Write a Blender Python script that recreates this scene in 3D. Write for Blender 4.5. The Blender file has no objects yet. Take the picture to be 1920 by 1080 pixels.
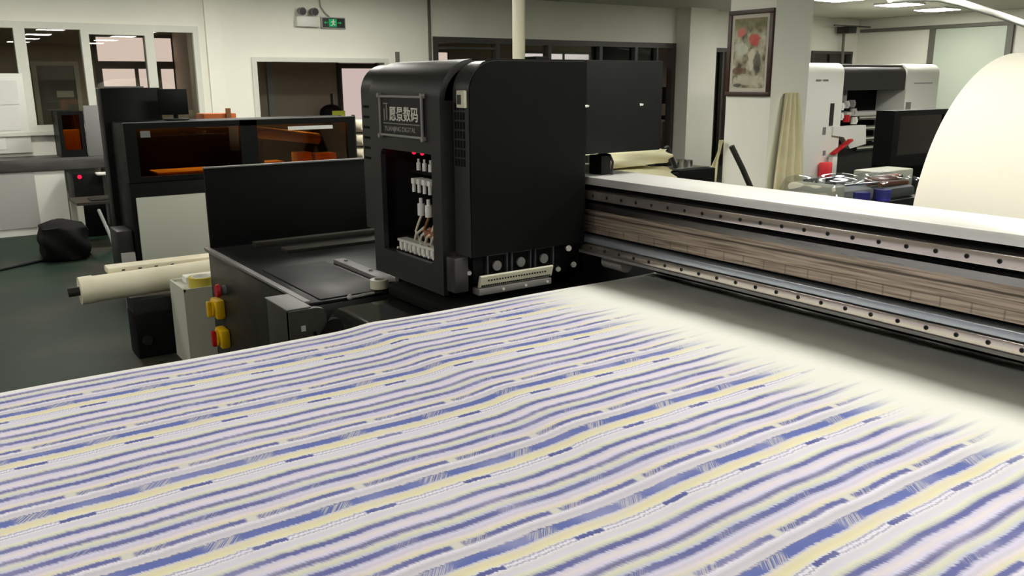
import bpy, bmesh, math, random
from mathutils import Vector, Matrix
random.seed(7)
SC = bpy.context.scene
COL = SC.collection
PI = math.pi

# ------------------------------------------------------------------ camera
cam_d = bpy.data.cameras.new('camera'); cam = bpy.data.objects.new('camera', cam_d); COL.objects.link(cam)
cam_d.sensor_width = 36; cam_d.lens = 36*1586/1920; cam_d.clip_start = .05; cam_d.clip_end = 80
RX = (0.81961617, -0.57288582, -0.00558359)      # camera right, in world axes
UP = (0.14010533, 0.19097678, 0.97154432)        # camera up
BK = (-0.55551763, -0.79707572, 0.23679201)      # camera back
cam.matrix_world = Matrix(((RX[0],UP[0],BK[0],0),(RX[1],UP[1],BK[1],0),(RX[2],UP[2],BK[2],1.73),(0,0,0,1)))
SC.camera = cam

# ------------------------------------------------------------------ world, exposure
w = bpy.data.worlds.new('world'); SC.world = w; w.use_nodes = True
w.node_tree.nodes['Background'].inputs[0].default_value = (.80,.72,.72,1)
w.node_tree.nodes['Background'].inputs[1].default_value = .25
SC.view_settings.view_transform = 'Standard'; SC.view_settings.look = 'None'
SC.view_settings.gamma = 1; SC.view_settings.use_curve_mapping = False
SC.view_settings.exposure = 0.0
PANEL_POWER = 43                                 # ceiling light panels
DAY_POWER = 1.3                                   # curtained daylight windows of the rooms behind

# ------------------------------------------------------------------ materials
def lin(c):
    return tuple(((v/255+.055)/1.055)**2.4 if v/255 > .04045 else v/255/12.92 for v in c)
def inp(b, k, v):
    if k in b.inputs: b.inputs[k].default_value = v
def pm(name, rgb, rough=.5, metal=0., spec=.5, coat=0., noise=0., nscale=8., stretch=(1,1,1), bump=0., bscale=200., emis=None, estr=0.):
    m = bpy.data.materials.new(name); m.use_nodes = True; nt = m.node_tree; b = nt.nodes['Principled BSDF']
    c = (*lin(rgb),1); inp(b,'Base Color',c); inp(b,'Roughness',rough); inp(b,'Metallic',metal); inp(b,'Specular IOR Level',spec); inp(b,'Coat Weight',coat)
    if emis: inp(b,'Emission Color',(*lin(emis),1)); inp(b,'Emission Strength',estr)
    tc = None
    if noise or bump:
        tc = nt.nodes.new('ShaderNodeTexCoord'); mp = nt.nodes.new('ShaderNodeMapping'); mp.inputs['Scale'].default_value = stretch
        nt.links.new(tc.outputs['Object'], mp.inputs[0])
    if noise:
        n = nt.nodes.new('ShaderNodeTexNoise'); n.inputs['Scale'].default_value = nscale; n.inputs['Detail'].default_value = 6
        nt.links.new(mp.outputs[0], n.inputs['Vector'])
        r = nt.nodes.new('ShaderNodeValToRGB'); r.color_ramp.elements[0].position = .3; r.color_ramp.elements[1].position = .7
        r.color_ramp.elements[0].color = tuple(v*(1-noise) for v in c[:3])+(1,); r.color_ramp.elements[1].color = tuple(min(1,v*(1+noise)) for v in c[:3])+(1,)
        nt.links.new(n.outputs['Fac'], r.inputs[0]); nt.links.new(r.outputs[0], b.inputs['Base Color'])
        rr = nt.nodes.new('ShaderNodeMath'); rr.operation = 'MULTIPLY_ADD'; rr.inputs[1].default_value = .25; rr.inputs[2].default_value = max(.03,rough-.12)
        nt.links.new(n.outputs['Fac'], rr.inputs[0]); nt.links.new(rr.outputs[0], b.inputs['Roughness'])
    if bump:
        n2 = nt.nodes.new('ShaderNodeTexNoise'); n2.inputs['Scale'].default_value = bscale; nt.links.new(mp.outputs[0], n2.inputs['Vector'])
        bp = nt.nodes.new('ShaderNodeBump'); bp.inputs['Strength'].default_value = bump; bp.inputs['Distance'].default_value = .01
        nt.links.new(n2.outputs['Fac'], bp.inputs['Height']); nt.links.new(bp.outputs[0], b.inputs['Normal'])
    return m
def glass(name, tint, ior=1.45, rough=.02, fac=None):      # fac: fixed share of reflection
    m = bpy.data.materials.new(name); m.use_nodes = True; nt = m.node_tree
    for n in list(nt.nodes): nt.nodes.remove(n)
    o = nt.nodes.new('ShaderNodeOutputMaterial'); t = nt.nodes.new('ShaderNodeBsdfTransparent'); g = nt.nodes.new('ShaderNodeBsdfGlossy')
    t.inputs[0].default_value = (*lin(tint),1); g.inputs[0].default_value = (1,1,1,1); g.inputs['Roughness'].default_value = rough
    mx = nt.nodes.new('ShaderNodeMixShader'); f = nt.nodes.new('ShaderNodeFresnel'); f.inputs[0].default_value = ior
    (nt.links.new(f.outputs[0], mx.inputs[0]) if fac is None else setattr(mx.inputs[0],'default_value',fac)); nt.links.new(t.outputs[0], mx.inputs[1]); nt.links.new(g.outputs[0], mx.inputs[2]); nt.links.new(mx.outputs[0], o.inputs[0])
    return m
def emit(name, rgb, s):
    m = bpy.data.materials.new(name); m.use_nodes = True; nt = m.node_tree; nt.nodes.remove(nt.nodes['Principled BSDF'])
    e = nt.nodes.new('ShaderNodeEmission'); e.inputs[0].default_value = (*lin(rgb),1); e.inputs[1].default_value = s
    nt.links.new(e.outputs[0], nt.nodes['Material Output'].inputs[0]); return m

M = {}
M['wall'] = pm('wall_paint', (240,239,226), .7, noise=.03, nscale=1.3)
M['ceil'] = pm('ceiling_paint', (200,200,184), .8)
M['black'] = pm('black_powder_coat', (13,14,13), .5, spec=.14, noise=.12, nscale=5)
M['cover'] = pm('black_satin_cover', (50,50,49), .34, spec=.45)
M['side'] = pm('black_shade_and_vent', (8,10,9), .55, spec=.08)  # shade of one carriage side put into the colour; left vents share it
M['pitch'] = pm('matt_black', (10,10,10), .75, spec=.2)
M['gloss'] = pm('gloss_black', (13,13,13), .09, spec=.6)
M['darkgrey'] = pm('dark_grey_sheet', (36,36,34), .45, spec=.35, noise=.15, nscale=4)
M['table'] = pm('worn_black_table', (25,25,24), .34, spec=.4, noise=.35, nscale=3)
M['tray'] = pm('worn_tray_sheet', (24,24,23), .5, spec=.25, noise=.3, nscale=5)
M['olive'] = pm('grey_box_paint', (50,50,43), .5)
M['grey'] = pm('mid_grey', (120,120,118), .5)
M['lgrey'] = pm('light_grey', (170,170,165), .5)
M['white'] = pm('white_panel', (224,225,216), .38)
M['whitedull'] = pm('off_white_panel', (196,199,184), .5)
M['cream'] = pm('cream_plastic', (214,212,188), .45)
M['steel'] = pm('brushed_steel', (170,170,166), .3, metal=1, noise=.12, nscale=30, stretch=(1,.05,1))
M['alu'] = pm('aluminium_plate', (240,240,236), .4, metal=.55, noise=.04, nscale=12, stretch=(1,.15,1))
M['railsteel'] = pm('ground_steel_rail', (214,204,196), .22, metal=.85, noise=.05, nscale=20, stretch=(1,.06,1))
M['bluesteel'] = pm('bluish_strip', (176,184,194), .3, metal=.6)
M['chrome'] = pm('chrome', (220,220,220), .12, metal=1)
M['yellow'] = pm('yellow_plastic', (222,178,20), .4)
M['red'] = pm('red_plastic', (185,18,28), .4)
M['pinkred'] = pm('coral_red_plastic', (240,60,70), .4)
M['led'] = emit('red_led', (255,20,50), 3)
M['tape'] = pm('yellowed_tape', (196,180,70), .3)
M['cloth'] = pm('raw_cream_cloth', (232,226,190), .9, bump=.2, bscale=60)
M['cloth2'] = pm('cream_sheet', (222,214,176), .9, noise=.08, nscale=4)
M['rollcloth'] = pm('cream_roll_cloth', (220,216,202), .85)
M['wrap'] = pm('white_wrapped_roll', (228,222,196), .5, noise=.05, nscale=6)
M['orange'] = glass('orange_acrylic', (222,170,88), 1.4, .03)
M['pane'] = glass('window_glass', (236,236,228), 1.55, .0)
M['film'] = glass('clear_plastic_film', (240,242,244), 1.22, .10, .10)
M['alframe'] = pm('white_window_frame', (214,215,203), .45)
M['darkframe'] = pm('dark_window_frame', (58,56,50), .45)
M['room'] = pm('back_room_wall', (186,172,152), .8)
M['unseenwall'] = pm('unseen_wall_grey', (120,112,100), .8)  # darker grey for the unseen walls, keeps bounced light low
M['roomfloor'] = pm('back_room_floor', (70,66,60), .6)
M['day'] = emit('curtained_daylight', (226,205,203), DAY_POWER)
M['day2'] = emit('curtained_daylight_2', (226,203,196), DAY_POWER*.6)
M['daywhite'] = emit('bright_daylight', (225,215,225), DAY_POWER*1.1)
M['panel'] = emit('light_panel', (255,252,243), PANEL_POWER)
M['counter'] = pm('dark_marble', (66,65,62), .4, noise=.4, nscale=6, stretch=(.4,1,3))
M['wood'] = pm('brown_wood', (58,34,24), .45)
M['mat'] = pm('picture_mat', (196,190,176), .8)
M['paper'] = pm('paper_sheet', (226,226,220), .8)
M['greenlit'] = emit('green_sign_light', (50,190,110), .55)
M['signblack'] = pm('sign_dark', (8,26,14), .4)
M['frost'] = pm('frosted_green_panel', (196,206,190), .35)
M['trimgrey'] = pm('grey_trim', (104,104,94), .5)
M['blue'] = pm('blue_plastic', (66,66,168), .45)
M['brown'] = pm('brown_cardboard', (150,100,60), .8)
M['lime'] = pm('lime_label', (170,180,50), .6)
M['rubber'] = pm('black_rubber', (14,14,14), .6)
M['terracotta'] = pm('copper_brown', (150,92,66), .5)
M['orangebox'] = pm('orange_brown_box', (190,96,30), .7)
M['chalk'] = pm('bright_white_plastic', (246,246,240), .3)
M['hub'] = pm('fan_hub', (62,62,64), .5)
M['skytube'] = pm('clear_tube', (200,200,195), .25)

# ---- floor: dark green epoxy with worn grey patches
def floor_mat():
    m = pm('green_epoxy_floor', (30,46,36), .5, spec=.25); nt = m.node_tree; b = nt.nodes['Principled BSDF']
    tc = nt.nodes.new('ShaderNodeTexCoord'); n = nt.nodes.new('ShaderNodeTexNoise'); n.inputs['Scale'].default_value = 1.1; n.inputs['Detail'].default_value = 8
    nt.links.new(tc.outputs['Object'], n.inputs['Vector'])
    r = nt.nodes.new('ShaderNodeValToRGB'); e = r.color_ramp.elements; e[0].position = .40; e[1].position = .62
    e[0].color = (*lin((20,42,29)),1); e[1].color = (*lin((56,56,46)),1); x = e.new(.5); x.color = (*lin((26,46,34)),1)
    nt.links.new(n.outputs['Fac'], r.inputs[0]); nt.links.new(r.outputs[0], b.inputs['Base Color'])
    return m
M['floor'] = floor_mat()

# ---- small node-maths helper
class S:
    def __init__(s, nt, k): s.nt, s.k = nt, k
    def _m(s, op, a, b=None, c=None):
        n = s.nt.nodes.new('ShaderNodeMath'); n.operation = op
        for i, v in enumerate((a, b, c)):
            if v is None: continue
            if isinstance(v, S): s.nt.links.new(v.k, n.inputs[i])
            else: n.inputs[i].default_value = v
        return S(s.nt, n.outputs[0])
    def __add__(s, o): return s._m('ADD', s, o)
    __radd__ = __add__
    def __sub__(s, o): return s._m('SUBTRACT', s, o)
    def __rsub__(s, o): return s._m('SUBTRACT', o, s)
    def __mul__(s, o): return s._m('MULTIPLY', s, o)
    __rmul__ = __mul__
    def __truediv__(s, o): return s._m('DIVIDE', s, o)
    def frac(s): return s._m('FRACT', s)
    def floor(s): return s._m('FLOOR', s)
    def sin(s): return s._m('SINE', s)
    def abs(s): return s._m('ABSOLUTE', s)
    def step(s, a, b):                       # smooth 0..1 between a and b
        n = s.nt.nodes.new('ShaderNodeMapRange'); n.interpolation_type = 'SMOOTHSTEP'; n.clamp = True
        s.nt.links.new(s.k, n.inputs['Value'])
        for key, v in (('From Min', a), ('From Max', b)):
            if isinstance(v, S): s.nt.links.new(v.k, n.inputs[key])
            else: n.inputs[key].default_value = v
        return S(s.nt, n.outputs['Result'])
    def band(s, c, hw, soft=.006): return 1 - (s - c).abs().step(hw-soft, hw+soft)
def vec(nt, x, y, z=0.):
    n = nt.nodes.new('ShaderNodeCombineXYZ')
    for i, v in enumerate((x, y, z)):
        if isinstance(v, S): nt.links.new(v.k, n.inputs[i])
        else: n.inputs[i].default_value = v
    return n.outputs[0]
def noise(nt, x, y, det=2., z=0.):
    n = nt.nodes.new('ShaderNodeTexNoise'); n.inputs['Scale'].default_value = 1; n.inputs['Detail'].default_value = det
    nt.links.new(vec(nt, x, y, z), n.inputs['Vector']); return S(nt, n.outputs['Fac'])
def white(nt, x, y=0.):
    n = nt.nodes.new('ShaderNodeTexWhiteNoise'); n.noise_dimensions = '2D'; nt.links.new(vec(nt, x, y), n.inputs['Vector']); return S(nt, n.outputs['Value'])
def mixc(nt, f, a, b):
    n = nt.nodes.new('ShaderNodeMix'); n.data_type = 'RGBA'; nt.links.new(f.k, n.inputs[0])
    for i, v in ((6, a), (7, b)):
        if isinstance(v, tuple): n.inputs[i].default_value = (*v, 1)
        else: nt.links.new(v, n.inputs[i])
    return n.outputs[2]

# ---- printed fabric: a striped repeat along the feed, running out where the print starts
def fabric_mat():
    m = bpy.data.materials.new('striped_print_cloth'); m.use_nodes = True; nt = m.node_tree; b = nt.nodes['Principled BSDF']
    inp(b,'Roughness',.85); inp(b,'Specular IOR Level',.2)
    tc = nt.nodes.new('ShaderNodeTexCoord'); sx = nt.nodes.new('ShaderNodeSeparateXYZ'); nt.links.new(tc.outputs['Object'], sx.inputs[0])
    X = S(nt, sx.outputs[0]); Y = S(nt, sx.outputs[1])
    P, Q = .342, .245
    T0 = (Y-1.254)/P
    idx = T0.floor()
    U = ((X-.02)/Q + idx*.21).frac()
    hair = noise(nt, X*230+Y*90, Y*14, 1.)-.5
    slow = noise(nt, X*9, Y*5, 2.)-.5
    T = (T0 + hair*.042 + slow*.012 + (U*6.2832).sin()*.006).frac()
    K = .92
    def c(r, g, bb): return tuple(v*K for v in lin((r, g, bb)))
    B, W, LV, GR, YL, PK = (112,116,174), (246,243,255), (230,225,248), (222,219,228), (242,236,196), (240,230,236)
    stops = [(0,(160,160,190)),(.012,(224,221,226)),(.055,(212,209,218)),(.098,W),(.112,(170,168,200)),(.121,B),(.150,B),(.163,(214,212,216)),
             (.175,(234,230,196)),(.21,PK),(.235,(220,214,228)),(.265,LV),(.285,(186,184,212)),(.297,B),(.333,B),(.35,(206,208,230)),
             (.38,(226,228,204)),(.405,(232,230,220)),(.425,(186,184,206)),(.443,(122,122,164)),(.463,(140,140,182)),(.49,LV),(.53,(240,232,234)),(.57,(220,216,240)),
             (.590,B),(.620,B),(.642,(212,214,206)),(.67,(238,238,220)),(.70,(230,227,242)),(.735,(228,226,232)),(.765,W),(.80,LV)]
    r1 = nt.nodes.new('ShaderNodeValToRGB'); r1.color_ramp.interpolation = 'LINEAR'
    def fill(r, st):
        e = r.color_ramp.elements
        while len(e) > 1: e.remove(e[-1])
        e[0].position = st[0][0]; e[0].color = (*c(*st[0][1]),1)
        for p, col in st[1:]:
            x = e.new(p); x.color = (*c(*col),1)
    fill(r1, stops); nt.links.new(T.k, r1.inputs[0])
    r2 = nt.nodes.new('ShaderNodeValToRGB')
    fill(r2, [(.8,LV),(.815,(236,234,232)),(.835,YL),(.87,(236,228,196)),(.90,(236,230,214)),(.917,(200,200,226)),(.926,(108,120,188)),(.985,(106,120,188)),(.997,(120,124,176)),(1,(160,160,190))]); nt.links.new(T.k, r2.inputs[0])
    out = mixc(nt, T.step(.80,.81), r1.outputs[0], r2.outputs[0])
    tick = noise(nt, X*330-Y*260, Y*8, 1.).step(.42,.56)
    # slanted ticks that break the wide blue stripe, the two thin blue stripes
    out = mixc(nt, T.band(.962,.05)*U.band(.52,.13,.05)*tick*.75, out, c(214,210,206))
    out = mixc(nt, T.band(.137,.035)*U.band(.06,.05,.02), out, c(226,224,216))
    out = mixc(nt, T.band(.137,.035)*U.band(.24,.12,.04)*tick*.6, out, c(216,212,210))
    out = mixc(nt, T.band(.316,.035)*U.band(.75,.10,.05)*tick*.35, out, c(206,206,220))
    # the dashed line with its blue lozenge
    loz = U.band(.84,.145,.012)*T.band(.787,.021,.006)
    dash = (X*105+noise(nt,X*40,Y*3)*1.5).frac().band(.5,.30,.15)
    rail = T.band(.805,.007,.004)+T.band(.769,.007,.004)
    lad = (1-U.band(.84,.15,.01))
    out = mixc(nt, rail*lad*.6, out, c(150,150,172))
    out = mixc(nt, T.band(.787,.009,.004)*lad*dash*.85, out, c(246,246,250))
    out = mixc(nt, loz, out, c(100,106,166))
    # faint large tone drift of the dye along the cloth
    out = mixc(nt, noise(nt, X*6, Y*10, 1.).step(.45,.75)*.25, out, c(222,216,240))
    # the print starts at the beam: lanes fade out to bare cloth
    lane = white(nt, (T0*22).floor())
    st = X*1.0 + lane*.13 + noise(nt, Y*30, X*3)*.05
    fade = st.step(2.02, 2.30)
    bare = c(238,239,231)
    out = mixc(nt, fade, out, bare)
    out = mixc(nt, Y.step(2.79,2.797), out, c(244,244,240))
    nt.links.new(out, b.inputs['Base Color'])
    bp = nt.nodes.new('ShaderNodeBump'); bp.inputs['Strength'].default_value = .12; bp.inputs['Distance'].default_value = .004
    nt.links.new(noise(nt, X*12, Y*60, 3.).k, bp.inputs['Height']); nt.links.new(bp.outputs[0], b.inputs['Normal'])
    return m
M['print'] = fabric_mat()

# ---- grimy encoder face of the beam, brownish scratched metal with faint tile joints
def grime_mat():
    m = pm('grimy_brown_face', (150,138,120), .42, metal=.55); nt = m.node_tree; b = nt.nodes['Principled BSDF']
    tc = nt.nodes.new('ShaderNodeTexCoord'); sx = nt.nodes.new('ShaderNodeSeparateXYZ'); nt.links.new(tc.outputs['Object'], sx.inputs[0])
    Y = S(nt, sx.outputs[1]); Z = S(nt, sx.outputs[2])
    n = noise(nt, Y*3.5, Z*130, 5.); r = nt.nodes.new('ShaderNodeValToRGB'); e = r.color_ramp.elements
    e[0].position = .33; e[0].color = (*lin((122,108,94)),1); e[1].position = .6; e[1].color = (*lin((196,180,162)),1)
    nt.links.new(n.k, r.inputs[0])
    tile = (Y*10.4).frac().band(.5,.03,.02)*Z.step(.0,.004)*(1-Z.step(.03,.04))
    o = mixc(nt, tile*.45, r.outputs[0], lin((86,78,66)))
    o = mixc(nt, (Z+noise(nt,Y*6,0.)*.006).band(.085,.004,.003)*.8, o, lin((44,36,30)))
    o = mixc(nt, (Z+noise(nt,Y*2,3.)*.01).band(.040,.002,.0015)*.6, o, lin((86,74,62)))
    nt.links.new(o, b.inputs['Base Color']); return m
M['grime'] = grime_mat()

# ---- plain abstract still life for the framed print: soft shapes, no known picture
def picture_mat():
    m = pm('picture_print', (170,164,140), .6); nt = m.node_tree; b = nt.nodes['Principled BSDF']
    tc = nt.nodes.new('ShaderNodeTexCoord'); sx = nt.nodes.new('ShaderNodeSeparateXYZ'); nt.links.new(tc.outputs['Object'], sx.inputs[0])
    Y = S(nt, sx.outputs[1]); Z = S(nt, sx.outputs[2])
    n = noise(nt, Y*9, Z*7, 4.); r = nt.nodes.new('ShaderNodeValToRGB'); e = r.color_ramp.elements
    e[0].position = .36; e[0].color = (*lin((70,62,42)),1); e[1].position = .66; e[1].color = (*lin((196,194,172)),1)
    x = e.new(.5); x.color = (*lin((160,154,126)),1)
    nt.links.new(n.k, r.inputs[0])
    o = mixc(nt, Z.step(.52,.68)*.8, r.outputs[0], lin((112,106,62)))
    def blob(cy, cz, ry, rz, col, out, k=.9):
        d = ((Y-cy)/ry)*((Y-cy)/ry)+((Z-cz)/rz)*((Z-cz)/rz)+(noise(nt,Y*16,Z*16,4.)-.5)*2.4
        return mixc(nt, (1-d.step(.5,1.3))*k, out, lin(col))
    o = blob(-.06,.50,.075,.065,(196,70,60),o); o = blob(.12,.58,.06,.05,(206,110,98),o)
    o = blob(-.04,.30,.05,.12,(206,200,178),o); o = blob(.10,.40,.09,.07,(200,202,182),o,.8)
    o = blob(-.11,.26,.05,.12,(62,58,44),o,.8); o = blob(.12,.18,.12,.04,(96,60,36),o,.8)
    o = blob(.02,.08,.2,.05,(186,182,158),o,.8); o = blob(.14,.03,.06,.02,(40,40,34),o,.8)
    nt.links.new(o, b.inputs['Base Color']); return m
M['picture'] = picture_mat()

# ------------------------------------------------------------------ mesh helpers
class MB:
    def __init__(s): s.bm = bmesh.new(); s.mi = 0
    def _done(s, n0):
        s.bm.faces.ensure_lookup_table()
        for f in s.bm.faces[n0:]: f.material_index = s.mi
        return s
    def mat(s, i): s.mi = i; return s
    def box(s, x0, x1, y0, y1, z0, z1, bev=0., seg=2, rot=None):
        t = bmesh.new(); bmesh.ops.create_cube(t, size=1)
        c = Vector(((x0+x1)/2,(y0+y1)/2,(z0+z1)/2))
        for v in t.verts: v.co = Vector((v.co.x*abs(x1-x0), v.co.y*abs(y1-y0), v.co.z*abs(z1-z0)))
        if bev: bmesh.ops.bevel(t, geom=t.edges[:], offset=bev, segments=seg, affect='EDGES', profile=.5)
        R = rot.to_matrix() if rot else Matrix.Identity(3)
        for v in t.verts: v.co = R @ v.co + c
        return s._merge(t)
    def _merge(s, t):
        n0 = len(s.bm.faces); me = bpy.data.meshes.new('t'); t.to_mesh(me); t.free(); s.bm.from_mesh(me); bpy.data.meshes.remove(me)
        return s._done(n0)
    def cyl(s, p0, p1, r, r2=None, n=24, caps=True):
        p0, p1 = Vector(p0), Vector(p1); d = p1-p0; t = bmesh.new()
        bmesh.ops.create_cone(t, cap_ends=caps, segments=n, radius1=r, radius2=r if r2 is None else r2, depth=d.length)
        q = Vector((0,0,1)).rotation_difference(d.normalized()).to_matrix()
        for v in t.verts: v.co = q @ v.co + (p0+p1)/2
        return s._merge(t)
    def ring(s, p0, p1, ro, ri, n=28):
        p0, p1 = Vector(p0), Vector(p1); d = p1-p0; q = Vector((0,0,1)).rotation_difference(d.normalized()).to_matrix(); t = bmesh.new(); R = []
        for (r, c) in ((ro,p0),(ro,p1),(ri,p1),(ri,p0)):
            R.append([t.verts.new(q @ Vector((r*math.cos(2*PI*i/n), r*math.sin(2*PI*i/n), 0)) + c) for i in range(n)])
        for k in range(4):
            a, b = R[k], R[(k+1)%4]
            for i in range(n): t.faces.new((a[i], a[(i+1)%n], b[(i+1)%n], b[i]))
        bmesh.ops.recalc_face_normals(t, faces=t.faces[:])
        return s._merge(t)
    def sphere(s, c, r, u=20, v=12):
        t = bmesh.new(); bmesh.ops.create_uvsphere(t, u_segments=u, v_segments=v, radius=1); r = (r,)*3 if isinstance(r,(int,float)) else r
        for x in t.verts: x.co = Vector((x.co.x*r[0], x.co.y*r[1], x.co.z*r[2])) + Vector(c)
        return s._merge(t)
    def prism(s, poly, axis, a0, a1):
        t = bmesh.new()
        def P(p, a): return {'y': (p[0],a,p[1]), 'x': (a,p[0],p[1]), 'z': (p[0],p[1],a)}[axis]
        A = [t.verts.new(P(p,a0)) for p in poly]; B = [t.verts.new(P(p,a1)) for p in poly]; n = len(poly)
        t.faces.new(A); t.faces.new(B)
        for i in range(n): t.faces.new((A[i],A[(i+1)%n],B[(i+1)%n],B[i]))
        bmesh.ops.recalc_face_normals(t, faces=t.faces[:])
        return s._merge(t)
    def tube(s, pts, r, n=10, closed=False):
        pts = [Vector(p) for p in pts]; t = bmesh.new(); rings = []; up = None
        for i, p in enumerate(pts):
            d = (pts[min(i+1,len(pts)-1)]-pts[max(i-1,0)]).normalized()
            if up is None: up = d.orthogonal().normalized()
            up = (up - d*up.dot(d)).normalized(); sd = d.cross(up); rr = r[i] if isinstance(r,(list,tuple)) else r
            rings.append([t.verts.new(p + up*rr*math.cos(2*PI*k/n) + sd*rr*math.sin(2*PI*k/n)) for k in range(n)])
        for a, b in zip(rings, rings[1:]):
            for k in range(n): t.faces.new((a[k],a[(k+1)%n],b[(k+1)%n],b[k]))
        t.faces.new(rings[0]); t.faces.new(rings[-1]); bmesh.ops.recalc_face_normals(t, faces=t.faces[:])
        return s._merge(t)
    def sheet(s, fn, nu, nv, th=.004):
        """thick sheet from fn(u,v)->(x,y,z)"""
        t = bmesh.new(); g = [[Vector(fn(i/nu,j/nv)) for j in range(nv+1)] for i in range(nu+1)]
        def nrm(i, j):
            a = g[min(i+1,nu)][j]-g[max(i-1,0)][j]; b = g[i][min(j+1,nv)]-g[i][max(j-1,0)]; n = a.cross(b); return n.normalized() if n.length else Vector((0,0,1))
        A = [[t.verts.new(g[i][j]) for j in range(nv+1)] for i in range(nu+1)]
        B = [[t.verts.new(g[i][j]-nrm(i,j)*th) for j in range(nv+1)] for i in range(nu+1)]
        for i in range(nu):
            for j in range(nv):
                t.faces.new((A[i][j],A[i+1][j],A[i+1][j+1],A[i][j+1])); t.faces.new((B[i][j],B[i][j+1],B[i+1][j+1],B[i+1][j]))
        for i in range(nu):
            t.faces.new((A[i][0],B[i][0],B[i+1][0],A[i+1][0])); t.faces.new((A[i][nv],A[i+1][nv],B[i+1][nv],B[i][nv]))
        for j in range(nv):
            t.faces.new((A[0][j],A[0][j+1],B[0][j+1],B[0][j])); t.faces.new((A[nu][j],B[nu][j],B[nu][j+1],A[nu][j+1]))
        bmesh.ops.recalc_face_normals(t, faces=t.faces[:])
        return s._merge(t)
    def build(s, name, mats, parent=None, origin=None, angle=40, label=None):
        bm = s.bm; mats = mats if isinstance(mats,(list,tuple)) else [mats]
        for f in bm.faces: f.smooth = True
        for e in bm.edges:
            if len(e.link_faces) == 2 and e.calc_face_angle(0) > math.radians(angle): e.smooth = False
        co = [v.co for v in bm.verts]
        if origin is None:
            lo = [min(c[i] for c in co) for i in range(3)]; hi = [max(c[i] for c in co) for i in range(3)]
            origin = Vector(((lo[0]+hi[0])/2,(lo[1]+hi[1])/2,lo[2]))
        origin = Vector(origin)
        for v in bm.verts: v.co -= origin
        me = bpy.data.meshes.new(name); bm.to_mesh(me); bm.free()
        for m in mats: me.materials.append(M[m] if isinstance(m,str) else m)
        o = bpy.data.objects.new(name, me); COL.objects.link(o); put(o, origin, parent)
        if label: o['label'] = label
        return o
WL = {}
def put(o, wloc, parent):
    if parent: o.parent = parent; o.location = Vector(wloc)-WL[parent]
    else: o.location = wloc
    WL[o] = Vector(wloc)
def tag(o, label, cat, group=None):
    o['label'] = label; o['category'] = cat
    if group: o['group'] = group
    return o
def thing(name, label, cat, loc, group=None):
    o = bpy.data.objects.new(name, None); COL.objects.link(o); o.empty_display_size = .1; put(o, loc, None); return tag(o, label, cat, group)
def struct(o): o['kind'] = 'structure'; return o
def sbox(name, mat, *b, bev=0., parent=None):
    o = MB().box(*b, bev=bev).build(name, mat, parent)
    return o if parent else struct(o)
def dup(o, wloc, parent=None):
    c = o.copy(); COL.objects.link(c); c.parent = parent; put(c, wloc, parent); return c
def rounded(x0, z0, x1, z1, r_tl=0, r_tr=0, r_br=0, r_bl=0, n=10):
    """outline (x,z) with rounded corners, from bottom-left, clockwise"""
    pts = []
    for (cx, cz, r, a0) in ((x0,z0,r_bl,270),(x0,z1,r_tl,180),(x1,z1,r_tr,90),(x1,z0,r_br,0)):
        sx = 1 if cx == x0 else -1; sz = 1 if cz == z0 else -1
        if r <= 0: pts.append((cx,cz)); continue
        for k in range(n+1):
            a = math.radians(a0-90*k/n); pts.append((cx+sx*r+r*math.cos(a), cz+sz*r+r*math.sin(a)))
    return pts

# ------------------------------------------------------------------ ceiling light panels (they light the room)
def light(x, y, label, group=None, z=3.05):
    t = thing('ceiling_light', label, 'ceiling light', (x,y,z-.03), group)
    MB().box(x-.31,x+.31,y-.31,y+.31,z-.03,z-.001).build('frame', 'white', t)
    MB().box(x-.29,x+.29,y-.29,y+.29,z-.036,z-.0305).build('diffuser', 'panel', t)
LROWS = [-7.3,-5.0,-2.5,0.,2.5,5.0,7.5]
for y in LROWS:
    for x in (3.1, 5.2):
        if (x, y) in ((5.2,2.5),(5.2,5.0)): continue
        light(x, y, 'square white ceiling light panel added out of view as fill light', 'ceiling lights above the machines')
for x, y in ((-2.0,.0),(-2.0,2.5),(-2.0,5.0),(-2.0,7.5),(1.0,10.0),(3.1,10.0),(5.2,10.0),(10.8,6.4),(12.9,6.4),(14.7,6.3),(7.8,3.2),(9.0,.0)):  # unseen panels, added to brighten the walls, pillar, printers and carriage front
    light(x, y, 'square white ceiling light panel added out of view as fill light', 'ceiling lights above the machines')
light(12.9, 8.95, 'square ceiling light panel nearest the white pillar, cut by the top of the photo')
light(14.7, 9.0, 'middle one of three square ceiling light panels over the white printer')
light(16.4, 9.25, 'square ceiling light panel farthest right, nearest the right-hand wall')

# ------------------------------------------------------------------ room shell
HC = 3.05
sbox('floor', 'floor', -4,18.1,-9,12, -.1,0)
sbox('ceiling', 'ceil', -4,18.1,-9,12, HC,HC+.1)
sbox('wall_left', 'unseenwall', -4.15,-4,-9,12,0,HC)
sbox('wall_front', 'unseenwall', -4,18.1,-9.15,-9,0,HC)
sbox('wall_right', 'wall', 17.9,18.05,-9,11.9,0,HC)
def wall_with_openings(name, x0, x1, y0, y1, ops):
    m = MB(); x = x0
    for (a, b, z0, z1) in ops:
        m.box(x,a,y0,y1,0,HC)
        if z0 > 0: m.box(a,b,y0,y1,0,z0)
        m.box(a,b,y0,y1,z1,HC); x = b
    m.box(x,x1,y0,y1,0,HC); return struct(m.build(name,'wall'))
YW = 11.9
wall_with_openings('wall_back', -4,18.1,YW,YW+.14, [(-.2,3.27,1.17,2.46),(3.95,6.03,0,2.08),(6.82,12.1,0,2.42),(12.9,13.9,0,2.36),(16.25,17.7,2.05,2.35)])
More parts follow.
